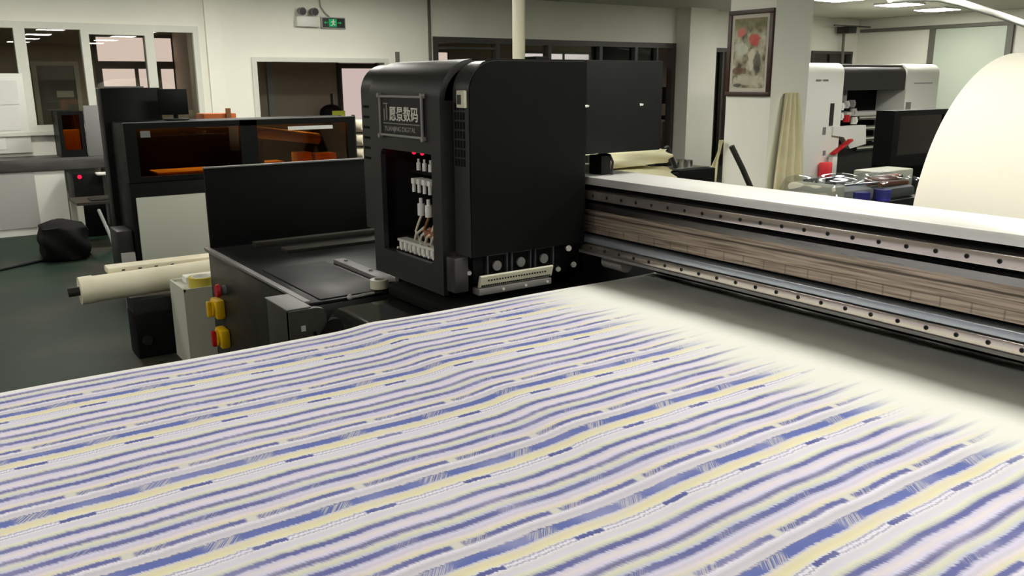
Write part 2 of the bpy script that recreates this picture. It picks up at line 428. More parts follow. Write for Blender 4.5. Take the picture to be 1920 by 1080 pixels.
# pilasters and trims on the back wall
sbox('trim_1', 'wall', 3.36,3.56,YW-.06,YW-.002,0,HC)
sbox('trim_2', 'trimgrey', 6.74,6.78,YW-.03,YW-.002,0,HC)
sbox('column_1', 'wall', 12.12,12.86,YW-.35,YW-.002,0,HC)
sbox('trim_3', 'trimgrey', 6.16,6.22,YW-.03,YW-.002,1.6,2.18)
# glazed partition on the left
def frame(name, bars, mat, y0, y1):
    m = MB()
    for b in bars: m.box(b[0],b[1],y0,y1,b[2],b[3])
    return struct(m.build(name, mat))
wf = frame('window_1', [(-.2,3.27,2.38,2.46),(-.2,3.27,1.17,1.25),(3.20,3.27,1.25,2.38),(1.14,1.26,1.25,2.38),(1.86,1.95,1.25,2.38),(2.60,2.71,1.25,2.38),(1.95,2.60,2.33,2.38),(-.2,-.13,1.25,2.38)], 'alframe', YW-.02,YW+.10)
for a, b in ((-.13,1.14),(1.26,1.86),(1.95,2.60),(2.71,3.20)):
    MB().box(a,b,YW+.04,YW+.046,1.25,2.38).build('glass_pane', 'pane', wf)
MB().box(-.2,3.3,YW-.08,YW-.021,1.13,1.17).build('window_sill', 'alframe', wf)
# open doorway with its frame
frame('door_1', [(3.95,4.02,0,2.08),(5.96,6.03,0,2.08),(4.02,5.96,2.02,2.08)], 'alframe', YW-.03,YW+.16)
# wide glazing behind the carriage
wf2 = frame('window_2', [(6.82,12.1,2.33,2.42),(6.82,6.90,0,2.33),(12.02,12.1,0,2.33),(7.98,8.06,0,2.33),(9.05,9.12,0,2.33),(10.2,10.27,0,2.33),(11.05,11.12,0,2.33),(11.6,11.64,0,2.33),(6.9,8.0,2.24,2.27)], 'darkframe', YW-.03,YW+.12)
for a, b in ((6.9,7.98),(8.06,9.05),(9.12,10.2),(10.27,11.05),(11.12,11.6)):
    MB().box(a,b,YW+.05,YW+.056,.0,2.33).build('glass_pane', 'pane', wf2)
dr = frame('door_2', [(12.9,12.96,0,2.36),(13.84,13.9,0,2.36),(12.96,13.84,2.28,2.36),(13.42,13.47,0,2.28)], 'darkframe', YW-.02,YW+.12)
MB().box(12.96,13.42,YW+.05,YW+.056,.0,2.28).build('glass_pane', 'pane', dr)
wf3 = frame('window_3', [(16.25,17.7,2.29,2.35),(16.25,17.7,2.05,2.10),(16.25,16.31,2.1,2.29),(17.64,17.7,2.1,2.29)], 'darkframe', YW-.05,YW+.1)
MB().box(16.31,17.64,YW+.03,YW+.04,2.1,2.29).build('glass_pane', 'pane', wf3)
# rooms behind the partition
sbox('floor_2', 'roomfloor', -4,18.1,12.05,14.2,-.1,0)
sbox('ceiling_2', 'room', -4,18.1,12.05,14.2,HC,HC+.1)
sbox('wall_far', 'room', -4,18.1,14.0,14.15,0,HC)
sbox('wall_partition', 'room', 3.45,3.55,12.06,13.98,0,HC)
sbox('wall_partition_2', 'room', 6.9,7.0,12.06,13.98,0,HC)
def dayw(n, panes, mat='day'):
    m = MB()
    xs = [p[0] for p in panes]+[p[1] for p in panes]; zs = [p[2] for p in panes]+[p[3] for p in panes]
    m.box(min(xs)-.05,max(xs)+.05,13.975,13.999,min(zs)-.05,max(zs)+.05)
    o = struct(m.build('window_%d'%n, 'darkframe'))
    for p in panes: MB().box(p[0],p[1],13.955,13.974,p[2],p[3]).build('glass_pane', mat, o)
dayw(4, [(2.38,3.02,2.06,2.40),(3.06,3.42,2.06,2.40),(2.42,2.86,1.35,1.95),(2.92,3.18,1.35,1.95),(3.24,3.42,1.35,1.95)])
dayw(5, [(6.16,6.82,2.06,2.20),(6.20,6.82,1.05,1.97)], 'day2')
dayw(6, [(9.9,11.0,1.9,2.27),(11.08,11.7,1.9,2.27),(11.9,12.8,1.9,2.27)], 'daywhite')
dayw(7, [(7.7,8.3,1.85,2.26)], 'day')
d3 = struct(MB().box(1.50,1.56,13.93,13.999,0,2.05).box(2.04,2.10,13.93,13.999,0,2.05).box(1.56,2.04,13.93,13.999,1.99,2.05).build('door_3', 'alframe'))
MB().box(1.56,2.04,13.96,13.998,0,1.99).build('door_leaf', 'grey', d3)
MB().box(1.78,2.0,13.95,13.9595,1.55,1.64).build('notice', 'paper', d3)
sbox('trim_4', 'lgrey', 4.87,4.97,13.93,13.999,0,2.6)
# right-hand wall: grey rail, posts and a frosted panel
sbox('trim_5', 'trimgrey', 17.82,17.898,3.0,11.8,2.76,2.83)
for i, y in enumerate((10.12, 8.55, 6.9)): sbox('trim_%d'%(6+i), 'trimgrey', 17.84,17.898,y-.06,y+.06,0,2.76)
sbox('wall_right_panel', 'frost', 17.87,17.897,8.61,10.06,.05,2.75)
sbox('trim_9', 'trimgrey', 16.6,17.9,11.6,11.64,2.86,2.89)

# ------------------------------------------------------------------ the textile printer in the foreground
TP = thing('textile_printer', 'long black flatbed textile printing machine with a steel crossbeam under the striped cloth', 'printing machine', (1.5,2.2,0))
bed = MB().box(-1.3,3.6,.40,2.80,.62,.828,bev=.01).mat(1).box(-1.2,3.5,.5,2.7,.0,.62).build('print_bed', ['black','darkgrey'], TP)
MB().cyl((2.62,2.83,.905),(2.62,2.97,.905),.036,n=28).build('feed_roller', 'lgrey', TP)
MB().box(2.52,3.3,2.99,3.6,0,.94,bev=.006).build('end_frame', 'pitch', TP)
MB().box(1.76,2.5,2.86,3.56,.746,.80,bev=.004).build('capping_tray', 'pitch', TP)
# crossbeam
bm_ = MB().box(2.56,2.80,-1.2,4.7,.955,1.27).box(2.77,2.80,.4,2.8,.856,.955).build('crossbeam', 'pitch', TP)  # second box: unseen guard added to block light under the beam
YB0, YB1 = -1.2, 4.7
MB().box(2.50,2.80,YB0,YB1,1.272,1.306,bev=.002).build('top_plate', 'alu', bm_)
MB().box(2.505,2.56,YB0,YB1,1.203,1.243,bev=.002).build('guide_rail', 'railsteel', bm_)
MB().box(2.50,2.56,YB0,YB1,.962,.997,bev=.002).build('guide_rail', 'railsteel', bm_)
MB().box(2.495,2.56,YB0,YB1,.950,.9615).build('lower_lip', 'grey', bm_)
MB().box(2.515,2.56,YB0,YB1,1.155,1.180).build('ledge_strip', 'steel', bm_)
MB().box(2.53,2.56,YB0,YB1,1.045,1.155).build('scale_face', 'grime', bm_)
MB().box(2.498,2.56,YB0,YB1,1.003,1.030,bev=.004).build('blue_grey_strip', 'bluesteel', bm_)
b0 = None
for (z, ys) in ((1.222,1.903),(.980,1.903)):
    for k in range(-13, 25):
        y = ys-.0945*k
        if y > 2.95 or y < .6: continue
        if b0 is None:
            b0 = MB().cyl((2.5035,y,z),(2.512,y,z),.0075,n=14).mat(1).cyl((2.5028,y,z),(2.512,y,z),.004,n=6).build('bolt', ['darkgrey','pitch'], bm_, origin=(2.505,y,z))
        else: dup(b0, (2.505 if z > 1.1 else 2.5,y,z), bm_)
# maintenance cabinet left of the cloth
cab = MB().box(1.38,2.60,3.60,5.22,.0,.735,bev=.006).build('maintenance_cabinet', 'darkgrey', TP)
MB().box(1.36,2.60,3.60,5.22,.737,.752,bev=.003).build('table_plate', 'table', cab)
MB().box(1.355,1.385,3.60,5.22,.752,.762).build('edge_trim', 'grey', cab)
MB().box(1.44,1.80,3.62,4.42,.752,.758,bev=.002).build('tray_lid', 'tray', cab)
MB().box(1.72,2.6,4.78,4.90,.752,.772,bev=.002).box(1.62,2.6,5.06,5.12,.752,.785,bev=.002).build('ledge_rail', 'olive', cab)
MB().box(1.825,1.89,3.68,4.36,.752,.775,bev=.003).mat(1).cyl((1.857,4.26,.775),(1.857,4.26,.782),.012).cyl((1.857,3.95,.775),(1.857,3.95,.782),.012).build('slide_rail', ['grey','chrome'], cab)
MB().mat(0).cyl((1.91,3.70,.79),(1.91,3.52,.79),.030).mat(1).cyl((1.91,3.52,.79),(1.91,3.50,.79),.016).mat(1).box(1.86,1.885,3.64,3.68,.753,.80).build('adjuster_knob', ['darkgrey','steel'], cab)
MB().box(1.40,2.62,5.222,5.25,.60,1.235,bev=.003).build('splash_panel', 'pitch', cab)
MB().box(1.40,2.62,5.215,5.252,1.235,1.243).build('panel_top_edge', 'grey', cab)
def rotary(y, z, name):
    m = MB().mat(0).box(1.325,1.38,y-.065,y+.065,z-.058,z+.058,bev=.014).cyl((1.326,y,z),(1.312,y,z),.048).mat(1).box(1.288,1.313,y-.02,y+.02,z-.048,z+.048,bev=.008)
    return m.build(name, ['yellow','yellow' if z > .4 else 'red'], cab)
rotary(5.02,.425,'rotary_switch'); rotary(4.97,.255,'rotary_switch')
MB().mat(0).cyl((1.38,4.93,.55),(1.345,4.93,.55),.03).mat(1).cyl((1.345,4.93,.55),(1.325,4.93,.55),.042,.036).build('emergency_button', ['grey','red'], cab)
# roller shroud and gear box between cabinet and cloth
def fillet(p, q, r, d, n=6):
    """points of a rounded bend at q between directions to p and r"""
    p, q, r = Vector(p), Vector(q), Vector(r); a = q+(p-q).normalized()*d; b = q+(r-q).normalized()*d
    return [tuple((1-t)**2*a+2*t*(1-t)*q+t*t*b) for t in [k/n for k in range(n+1)]]
k0, k1, k2, k3 = (1.325,.40), (1.335,.585), (1.455,.742), (2.3,.742)
sh = [k0]+fillet(k0,k1,k2,.03)+fillet(k1,k2,k3,.03)+[k3,(2.3,.40)]
MB().prism(sh,'y',2.86,3.48).build('roller_shroud', 'gloss', TP)
g = MB().box(1.24,1.352,3.49,3.78,.30,.757,bev=.008).prism([(1.24,.30),(1.24,.757),(1.37,.757),(1.40,.748),(1.412,.72),(1.412,.30)],'y',3.485,3.52)
g.mat(1).box(1.29,1.31,3.481,3.486,.66,.685).box(1.29,1.315,3.481,3.486,.59,.595).mat(2).box(1.345,1.358,3.478,3.486,.54,.65)
g.build('gear_box', ['olive','lgrey','pitch'], TP)
MB().box(1.235,1.35,3.50,3.785,.7575,.764,bev=.003).build('gear_box_cover', 'grey', TP)
MB().cyl((1.58,3.585,.752),(1.70,3.592,.755),.007).sphere((1.57,3.58,.756),.014).build('lever', 'lgrey', TP)

tp = thing('tape_roll', 'white roll of adhesive tape on the corner of the black machine table', 'tape', (1.76,3.655,.7585))
MB().ring((1.76,3.655,.7588),(1.76,3.655,.802),.044,.026).build('tape_winding', 'cream', tp)
MB().ring((1.76,3.655,.7588),(1.76,3.655,.804),.0255,.022).build('core', 'lgrey', tp)

# the cloth
def cloth_fn(u, v):
    x = -1.25+4.9*u; y = .36+2.46*v
    s = 1/(1+math.exp(-(x-1.30+.02*math.sin(y*5))/.035)); z = .838+.012*s
    z += .0015*math.sin(x*7+y*2)+.001*math.sin(y*23+x)
    z += .010*math.exp(-((x-1.30)/.07)**2)*.5
    return (x,y,z)
cl = MB().sheet(cloth_fn, 180, 60, .004).build('printed_fabric', 'print', None, origin=(0,0,.85))
tag(cl, 'wide cloth printed with blue, lilac and yellow stripes lying on the machine bed', 'fabric')

# ------------------------------------------------------------------ printhead carriage
CA = thing('printhead_carriage', 'tall black print carriage with name plate and open window, hung on the steel crossbeam', 'print carriage', (2.2,3.4,.86))
prof = rounded(1.85,1.012,2.46,1.815,r_tl=.13,n=12)
MB().prism(prof,'y',2.954,3.075).build('side_housing', 'cover', CA)
MB().prism(rounded(1.853,1.013,2.46,1.813,r_tl=.128,n=12),'y',2.948,2.9535).build('side_shade_sheet', 'side', CA)  # thin darker sheet that paints the shade of this carriage face
MB().prism(prof,'y',3.81,3.955).build('side_housing', 'cover', CA)
MB().prism(rounded(1.93,1.012,2.46,1.81,r_tl=.13,n=12),'y',3.091,3.809) if False else None
inner = MB().box(2.12,2.46,3.091,3.809,1.012,1.80).box(1.94,2.12,3.091,3.13,1.0,1.80).box(1.94,2.12,3.77,3.809,1.0,1.80).prism(rounded(1.90,1.46,2.2,1.806,r_tl=.15,n=10),'y',3.091,3.809).box(1.84,2.2,3.13,3.78,.86,.95)
inner.build('inner_frame', 'pitch', CA)
# front cover with its window
FY0, FY1 = 3.10, 3.765
arc = [(1.80+.17*(1-math.cos(a)), 1.655+.17*math.sin(a)) for a in [PI/2*k/16 for k in range(17)]]
outl = [(1.80,1.43)]+arc+[(2.30,1.825),(2.30,1.80)]+[(1.825+.155*(1-math.cos(a)), 1.645+.155*math.sin(a)) for a in [PI/2*k/16 for k in range(16,-1,-1)]]+[(1.825,1.43)]
fc = MB().prism(outl,'y',FY0,FY1)
WY0, WY1 = 3.18, 3.662
fc.box(1.80,1.825,FY0,WY0,.95,1.43).box(1.80,1.825,WY1,FY1,.95,1.43).box(1.80,1.825,FY0,FY1,.825,.95)
fc.prism([(WY0,.95),(WY0+.03,.95),(WY0+.009,.959),(WY0,.98)],'x',1.80,1.825).prism([(WY1,1.43),(WY1-.03,1.43),(WY1-.009,1.421),(WY1,1.40)],'x',1.80,1.825)
fc.box(1.825,2.1,FY0,FY0+.012,.90,1.655).box(1.825,2.1,FY1-.012,FY1,.90,1.655)
fco = fc.build('front_cover', 'cover', CA)
# name plate, its frame and its lettering
ny0, ny1, nz0, nz1 = 3.225, 3.632, 1.492, 1.674
npm = MB().box(1.792,1.7995,ny0,ny1,nz0,nz1)
np_ = npm.build('name_plate', 'darkgrey', fco)
M['platemetal'] = pm('plate_edge_metal', (150,150,145), .4)
M['letters'] = pm('plate_letters', (236,236,222), .4)
nf = MB()
for (a,b,c,d) in ((ny0,ny1,nz0,nz0+.010),(ny0,ny1,nz1-.010,nz1),(ny0,ny0+.012,nz0,nz1),(ny1-.012,ny1,nz0,nz1)): nf.box(1.784,1.7925,a,b,c,d,bev=.002)
for (y, z) in ((ny0,nz0),(ny0,nz1),(ny1,nz0),(ny1,nz1)): nf.cyl((1.78,y,z),(1.798,y,z),.011,n=12)
nf.box(1.788,1.792,ny0+.03,ny1-.035,1.548,1.552).box(1.788,1.792,ny1-.075,ny1-.068,1.565,1.632).box(1.788,1.792,ny1-.05,ny1-.044,1.56,1.615)
nf.box(1.788,1.792,ny1-.083,ny1-.04,1.635,1.640,rot=None)
nf.build('plate_frame', 'platemetal', fco)
def text(body, size, y, z, x, name, parent, mat, sx=1.0):
    cu = bpy.data.curves.new(name, 'FONT'); cu.body = body; cu.size = size; cu.extrude = .001; cu.align_x = 'LEFT'; cu.offset = size*.012
    o = bpy.data.objects.new(name, cu); COL.objects.link(o)
    dg = bpy.context.evaluated_depsgraph_get(); me = bpy.data.meshes.new_from_object(o.evaluated_get(dg))
    bpy.data.objects.remove(o); bpy.data.curves.remove(cu)
    for v in me.vertices: v.co = Vector((-v.co.z, -v.co.x*sx, v.co.y))
    me.materials.clear(); me.materials.append(M[mat])
    o = bpy.data.objects.new(name, me); COL.objects.link(o); put(o, (x,y,z), parent); return o
text('愿景数码', .068, ny1-.095, 1.568, 1.790, 'plate_lettering', fco, 'letters', 1.0)
text('YUANJING DIGITAL', .030, ny1-.045, 1.516, 1.790, 'plate_lettering', fco, 'platemetal', 1.12)
# vents, tag, screws
vg = MB()
for i in range(4):
    for j in range(7): vg.box(1.8475,1.853,2.985+.022*i,2.997+.022*i,1.39+.038*j,1.42+.038*j)
vg.build('vent_grille', 'pitch', CA)
vg = MB()
for j in range(6): vg.box(1.8475,1.853,3.83,3.935,1.36+.05*j,1.372+.05*j)
vg.build('vent_grille', 'side', CA)
MB().mat(0).box(1.834,1.85,2.962,3.022,1.628,1.698,bev=.004).mat(1).box(1.832,1.835,2.985,3.012,1.642,1.68).build('display_tag', ['cream','olive'], CA)
for (y, z) in ((3.13,1.40),(3.13,1.17),(3.13,1.60)):
    MB().sphere((1.897,y-.02,z),.008,10,8).build('screw', 'steel', CA)
# rear housing above the beam
MB().box(2.461,2.93,2.95,3.93,1.41,1.822,bev=.008).build('rear_housing', 'black', CA)
for x in (2.462, 2.79): MB().box(x-.012,x+.012,2.942,2.952,1.618,1.63,bev=.003,rot=None).build('latch', 'chrome', CA)
MB().box(1.9,2.45,2.955,3.0,1.8155,1.822).mat(0).box(2.2,2.26,2.97,3.05,1.815,1.834).build('top_seam', 'pitch', CA)
# inside the window: two red lamps, dampers, tubes, manifold
for y in (3.61, 3.53): MB().sphere((1.95,y,1.405),.009,12,8).build('red_lamp', 'led', CA)
MB().box(1.98,2.119,3.17,3.72,1.30,1.315).build('damper_shelf', 'darkgrey', CA)
for k in range(6):
    y = 3.20+.055*k
    MB().cyl((1.90,y,1.335),(1.90,y,1.37),.011,n=12).cyl((1.90,y,1.37),(1.90,y,1.388),.006,n=10).build('ink_valve', 'chalk', CA)
for k in range(7):
    y = 3.19+.05*k
    MB().box(1.87,1.93,y-.013,y+.013,1.272,1.299,bev=.004).cyl((1.88,y,1.235),(1.88,y,1.272),.009,n=10).build('ink_connector', 'chalk', CA)
for k in range(4):
    y = 3.20+.07*k
    MB().cyl((1.87,y,1.135),(1.87,y,1.19),.017,n=14).cyl((1.87,y,1.19),(1.87,y,1.215),.009,n=10).build('ink_damper', 'chalk', CA)
    MB().tube([(1.87,y,1.135),(1.86,y+.01,1.10),(1.855,y+.03,1.06),(1.86,y+.02*math.sin(k*2),1.0),(1.87,y+.03,.985)],.006,8).build('ink_tube', 'wrap' if k % 2 else 'brown', CA)
MB().box(1.85,1.92,3.20,3.36,1.045,1.075).box(1.86,1.93,3.22,3.33,1.075,1.09).build('brown_bracket', 'terracotta', CA)
MB().box(1.85,1.90,3.24,3.62,.989,1.001).build('manifold_bar', 'white', CA)
for k in range(9):
    y = 3.25+.043*k
    MB().cyl((1.86,y,.952),(1.86,y,.988),.012,n=12).cyl((1.855,y,.955),(1.835,y,.96),.006,n=8).build('hose_fitting', 'chalk', CA)
for k in range(5):
    y = 3.22+.05*k
    MB().tube([(1.88,y,1.0),(1.845,y+.015,1.02),(1.84,y-.01,1.05),(1.88,y-.02,1.08)],.007,8).build('hose_loop', 'white' if k % 2 else 'wrap', CA)
# base plate with fans, comb plate, bracket
MB().box(1.90,2.49,3.02,3.92,.868,1.010,bev=.004).build('base_plate', 'pitch', CA)
for k in range(3):
    x = 2.015+.128*k
    f = MB(); f.box(x-.055,x+.055,3.000,3.019,.895,.902).box(x-.055,x+.055,3.000,3.019,.998,1.005).box(x-.055,x-.047,3.000,3.019,.902,.998).box(x+.047,x+.055,3.000,3.019,.902,.998)
    fo = f.build('fan', 'hub', CA)
    MB().cyl((x,3.001,.95),(x,3.012,.95),.022,n=20).build('fan_hub', 'grey', fo)
cp = MB().prism([(2.985,.868),(2.978,.872),(2.965,.918),(2.970,.924),(2.978,.922),(2.992,.872)],'x',1.905,2.295)
cpo = cp.build('comb_plate', 'cream', CA)
hm = MB()
for k in range(22): hm.box(1.945+.0145*k,1.951+.0145*k,2.9668,2.972,.896,.902)
for k in range(34): hm.box(1.915+.011*k,1.921+.011*k,2.972,2.978,.874,.880)
hm.build('perforation', 'pitch', cpo)
MB().mat(0).box(1.895,2.285,2.965,3.02,.838,.866,bev=.002).mat(1).cyl((2.02,2.960,.852),(2.02,2.966,.852),.006,n=10).cyl((2.14,2.960,.852),(2.14,2.966,.852),.006,n=10).cyl((2.26,2.960,.852),(2.26,2.966,.852),.006,n=10).build('comb_bracket', ['grey','white'], CA)
for (x, z, s) in ((2.40,.985,.014),(2.43,.905,.014),(2.34,.895,.012),(1.86,.94,.010)): MB().cyl((x,2.985,z),(x+.02,3.03,z),s,n=12).build('bracket_screw', 'steel', CA)
MB().box(1.79,1.86,2.99,3.06,.858,1.010,bev=.006).build('front_post', 'cover', CA)
MB().box(2.40,2.493,3.0,3.9,.99,1.40).build('mounting_block', 'pitch', CA)

# small junction box standing on the beam behind the carriage
jb = thing('junction_box', 'small black connector box with a looped cable on the beam beside the carriage', 'connector box', (2.66,3.08,1.307))
MB().box(2.60,2.66,3.0,3.09,1.307,1.395,bev=.004).build('housing', 'black', jb)
MB().box(2.60,2.66,3.091,3.14,1.309,1.345,bev=.003).box(2.60,2.66,3.091,3.14,1.352,1.388,bev=.003).build('socket', 'white', jb)
MB().tube([(2.63,3.06,1.392),(2.63,3.02,1.402),(2.63,2.975,1.398),(2.63,2.955,1.37),(2.63,2.96,1.311)],.006,8).build('cable', 'rubber', jb)

# ------------------------------------------------------------------ feed roll behind the beam
fr = thing('fabric_roll', 'huge cream roll of unprinted cloth behind the right end of the crossbeam', 'fabric roll', (4.72,.4,0))
RC, RR = (4.72,1.0), .86
pts = []
mr = MB()
mr.cyl((RC[0],-1.6,RC[1]),(RC[0],2.2,RC[1]),RR,n=96); mr.build('cloth_winding', 'rollcloth', fr)
MB().cyl((RC[0],-1.8,RC[1]),(RC[0],2.45,RC[1]),.06).build('shaft', 'steel', fr)
for y in (2.36,-1.72): MB().prism([(RC[0]-.45,0),(RC[0]-.06,1.08),(RC[0]+.06,1.08),(RC[0]+.45,0),(RC[0]+.38,0),(RC[0],.9),(RC[0]-.38,0)],'y',y-.03,y+.03).build('stand_leg', 'darkgrey', fr)

# ------------------------------------------------------------------ left side: wrapped roll, white bin box, tapes
wr = thing('wrapped_fabric_roll', 'white wrapped fabric roll lying low beside the white cabinet post', 'fabric roll', (.95,5.72,.37))
MB().cyl((.76,5.76,.475),(1.7,5.76,.495),.083,n=32).cyl((.72,5.76,.474),(.80,5.76,.476),.088,n=32).build('wrapping', 'wrap', wr)
MB().cyl((.655,5.76,.4725),(.719,5.76,.474),.028).build('core', 'rubber', wr)
m = MB().box(.90,1.7,5.79,5.93,.545,.59,bev=.01).mat(1)
for k in range(4): m.box(.98+.10*k,1.0+.10*k,5.785,5.7905,.565,.572)
m.build('side_bar', ['wrap','pitch'], wr)
ws = thing('roll_stand', 'low black stand carrying the white wrapped roll', 'stand', (1.1,5.76,0))
MB().box(1.0,1.5,5.67,5.86,.30,.384).mat(1).box(1.0,1.5,5.65,5.88,0,.30,bev=.01).mat(0).cyl((1.06,5.63,.12),(1.06,5.65,.12),.03).build('frame', ['darkgrey','pitch'], ws)

bx = thing('cabinet_post', 'narrow pale box cabinet with open top standing against the black machine table', 'cabinet', (1.3,5.5,0))
m = MB(); X0,X1,Y0,Y1,ZT = 1.225,1.55,5.27,5.62,.505
m.box(X0,X1,Y0,Y1,0,.487).box(X0,X0+.012,Y0,Y1,.487,ZT).box(X1-.012,X1,Y0,Y1,.487,ZT).box(X0,X1,Y0,Y0+.012,.487,ZT).box(X0,X1,Y1-.012,Y1,.487,ZT)
m.build('body', 'whitedull', bx)
tr = thing('tape_roll', 'yellow roll of clear tape lying on the top of the pale cabinet post', 'tape', (1.37,5.39,.4875))
MB().ring((1.37,5.39,.4878),(1.37,5.39,.55),.082,.062).build('tape_winding', 'tape', tr); MB().ring((1.37,5.39,.4878),(1.37,5.39,.552),.0615,.055).build('core', 'paper', tr)
sp = MB().box(1.30,1.50,5.50,5.60,.488,.53,bev=.004).build('paper_box', 'paper'); tag(sp, 'flat white carton behind the yellow tape on the pale cabinet post', 'box')

# ------------------------------------------------------------------ enclosed printers with orange windows (left)
E1 = thing('enclosed_printer', 'wide black enclosed printer with two long orange windows behind the maintenance table', 'printing machine', (2.25,7.3,0))
x0,x1,y0,y1 = 1.31,3.20,7.0,7.5
MB().box(x0,x1,y0+.01,y1,.0,.99,bev=.006).build('base_cabinet', 'black', E1)
h = MB()
h.box(x0,x0+.09,y0,y0+.05,.99,1.44).box(x1-.07,x1,y0,y0+.05,.99,1.44).box(2.19,2.33,y0,y0+.05,.99,1.44).box(x0+.09,x1-.07,y0,y0+.05,1.395,1.44).box(x0+.09,x1-.07,y0,y0+.05,.99,1.03)
h.box(x0,x1,y0+.05,y1,1.42,1.44).box(x0,x0+.02,y0+.05,y1,.99,1.42).box(x1-.02,x1,y0+.05,y1,.99,1.42).box(x0+.02,x1-.02,y1-.02,y1,.99,1.42)
hood = h.build('hood', 'black', E1)
MB().box(x0,x1,y0-.004,y0+.02,1.4405,1.447).build('top_edge', 'grey', hood)
for a, b in ((x0+.09,2.19),(2.33,x1-.07)): MB().box(a,b,y0+.02,y0+.026,1.03,1.395).build('orange_window', 'orange', E1)
MB().box(2.60,3.0,y0+.014,y0+.019,1.345,1.375).build('white_strip', 'paper', E1)
MB().box(1.43,1.50,y0+.012,y0+.018,1.33,1.38).build('sticker', 'grey', E1)
# what shows through the windows
MB().cyl((2.36,7.28,1.33),(3.0,7.36,1.24),.05).build('inner_roller', 'whitedull', E1)
MB().box(1.55,2.0,7.10,7.42,1.03,1.045,rot=None).build('platen', 'white', E1)
MB().box(2.40,2.62,7.2,7.4,1.03,1.07).box(2.72,2.85,7.16,7.3,1.03,1.14).box(2.9,3.1,7.2,7.36,1.03,1.12).build('inner_tray', 'white', E1)
MB().cyl((2.345,7.2,1.03),(2.345,7.2,1.25),.09).build('inner_drum', 'pitch', E1)
# light strip inside the hood
MB().box(1.45,3.05,7.44,7.47,1.40,1.415).build('inner_light', emit('hood_lamp', (255,236,214), 30), E1)
# white front panel and side gear
MB().box(1.345,2.6,6.985,7.008,.30,.875,bev=.003).build('front_panel', 'whitedull', E1)
MB().box(1.19,1.305,7.05,7.35,.25,.62,bev=.01).mat(1).box(1.20,1.30,7.02,7.049,.0,.45).build('side_unit', ['darkgrey','lgrey'], E1)

cbx = tag(MB().mat(0).box(1.27,1.72,7.52,7.72,.0,1.70,bev=.006).mat(1).box(1.33,1.60,7.54,7.70,1.70,1.712).build('control_cabinet', ['black','grey']), 'tall black control box rising behind the left end of the orange-windowed printer', 'control box')
mo = thing('monitor', 'black computer monitor on top of the orange-windowed printer beside the tall black box', 'monitor', (1.82,7.34,1.441))
MB().box(1.66,1.885,7.33,7.36,1.485,1.69,bev=.004).build('screen', 'black', mo)
MB().cyl((1.79,7.37,1.455),(1.79,7.37,1.54),.018).box(1.765,1.815,7.352,7.38,1.53,1.6).build('stand', 'pitch', mo)
MB().box(1.70,1.88,7.30,7.44,1.442,1.456,bev=.004).build('foot', 'darkgrey', mo)
ob = thing('orange_crate', 'small orange-brown crate with a wooden slat behind the orange-windowed printer', 'crate', (2.2,7.8,1.0))
MB().box(2.08,2.36,7.62,7.85,0,1.475,bev=.004).build('box', 'orangebox', ob)
MB().box(2.27,2.31,7.60,7.619,1.2,1.52).build('slat', 'brown', ob)

# ------------------------------------------------------------------ left back corner: counter, small machine, desk, board
ct = thing('counter', 'white counter with a thick dark marble top along the left of the back wall', 'counter', (.4,11.6,0))
MB().box(-1.2,1.42,11.36,11.89,.0,.742).build('base_cabinet', 'white', ct)
MB().box(-1.2,1.10,11.345,11.36,.09,.74).build('front_panel', 'lgrey', ct)
MB().box(-1.2,1.97,11.33,11.895,.745,.885,bev=.004).build('countertop', 'counter', ct)
MB().box(1.9,1.97,11.4,11.85,0,.744).build('support_leg', 'lgrey', ct)
nb = thing('notice_board', 'white board hung with paper sheets at the far left of the back wall', 'notice board', (.6,11.87,.95))
MB().box(-.1,1.17,11.845,11.878,.93,1.86,bev=.004).build('board', 'white', nb)
for (a, b, c, d) in ((.75,1.1,1.5,1.78),(.62,1.08,1.2,1.48),(.6,.9,.98,1.18)): MB().box(a,b,11.838,11.844,c,d).build('paper', 'paper', nb)
sm = thing('desktop_printer', 'small black enclosed machine with an orange window on the marble counter', 'printing machine', (1.6,11.6,.886))
s_ = MB(); s_.box(1.42,1.70,11.36,11.40,.886,.97).box(1.42,1.70,11.36,11.40,1.38,1.42).box(1.42,1.465,11.36,11.40,.97,1.38).box(1.655,1.70,11.36,11.40,.97,1.38).box(1.42,1.70,11.40,11.80,1.40,1.42).box(1.42,1.44,11.40,11.80,.886,1.40).box(1.66,1.70,11.40,11.80,.886,1.40).box(1.42,1.70,11.78,11.80,.886,1.40)
s_.build('housing', 'black', sm)
MB().box(1.465,1.655,11.375,11.38,.97,1.38).build('orange_window', 'orange', sm)
MB().box(1.47,1.65,11.44,11.60,.89,1.20).build('inner_tray', 'white', sm)
MB().box(1.46,1.65,11.402,11.412,1.384,1.398).build('inner_light', emit('small_hood_fill', (255,230,200), 40), sm)  # hidden light added to brighten the tray behind the orange window
gp = tag(MB().box(1.705,1.95,11.34,11.37,.886,1.485,bev=.006).box(1.74,1.96,11.37,11.6,.886,1.2,bev=.01).build('grey_panel_unit', 'grey'), 'grey upright panel standing right of the small orange-windowed machine on the counter', 'cabinet')
dk = thing('side_desk', 'small grey desk with pale legs below the right end of the marble counter', 'desk', (1.55,10.2,0))
MB().box(1.33,1.85,10.0,10.55,.47,.50).build('desk_top', 'olive', dk)
for (x, y) in ((1.36,10.03),(1.82,10.03),(1.36,10.5),(1.82,10.5)): MB().box(x-.03,x+.03,y-.03,y+.03,0,.47).build('leg', 'whitedull', dk)
lp = tag(MB().mat(0).box(1.48,1.80,10.05,10.30,.501,.518,bev=.004).mat(1).box(1.5,1.78,10.07,10.28,.518,.521).build('laptop', ['rubber','darkgrey']), 'closed dark laptop lying on the small grey desk', 'laptop')
pc = thing('computer_tower', 'black computer box with a red lamp under the marble counter', 'computer', (1.5,11.1,0))
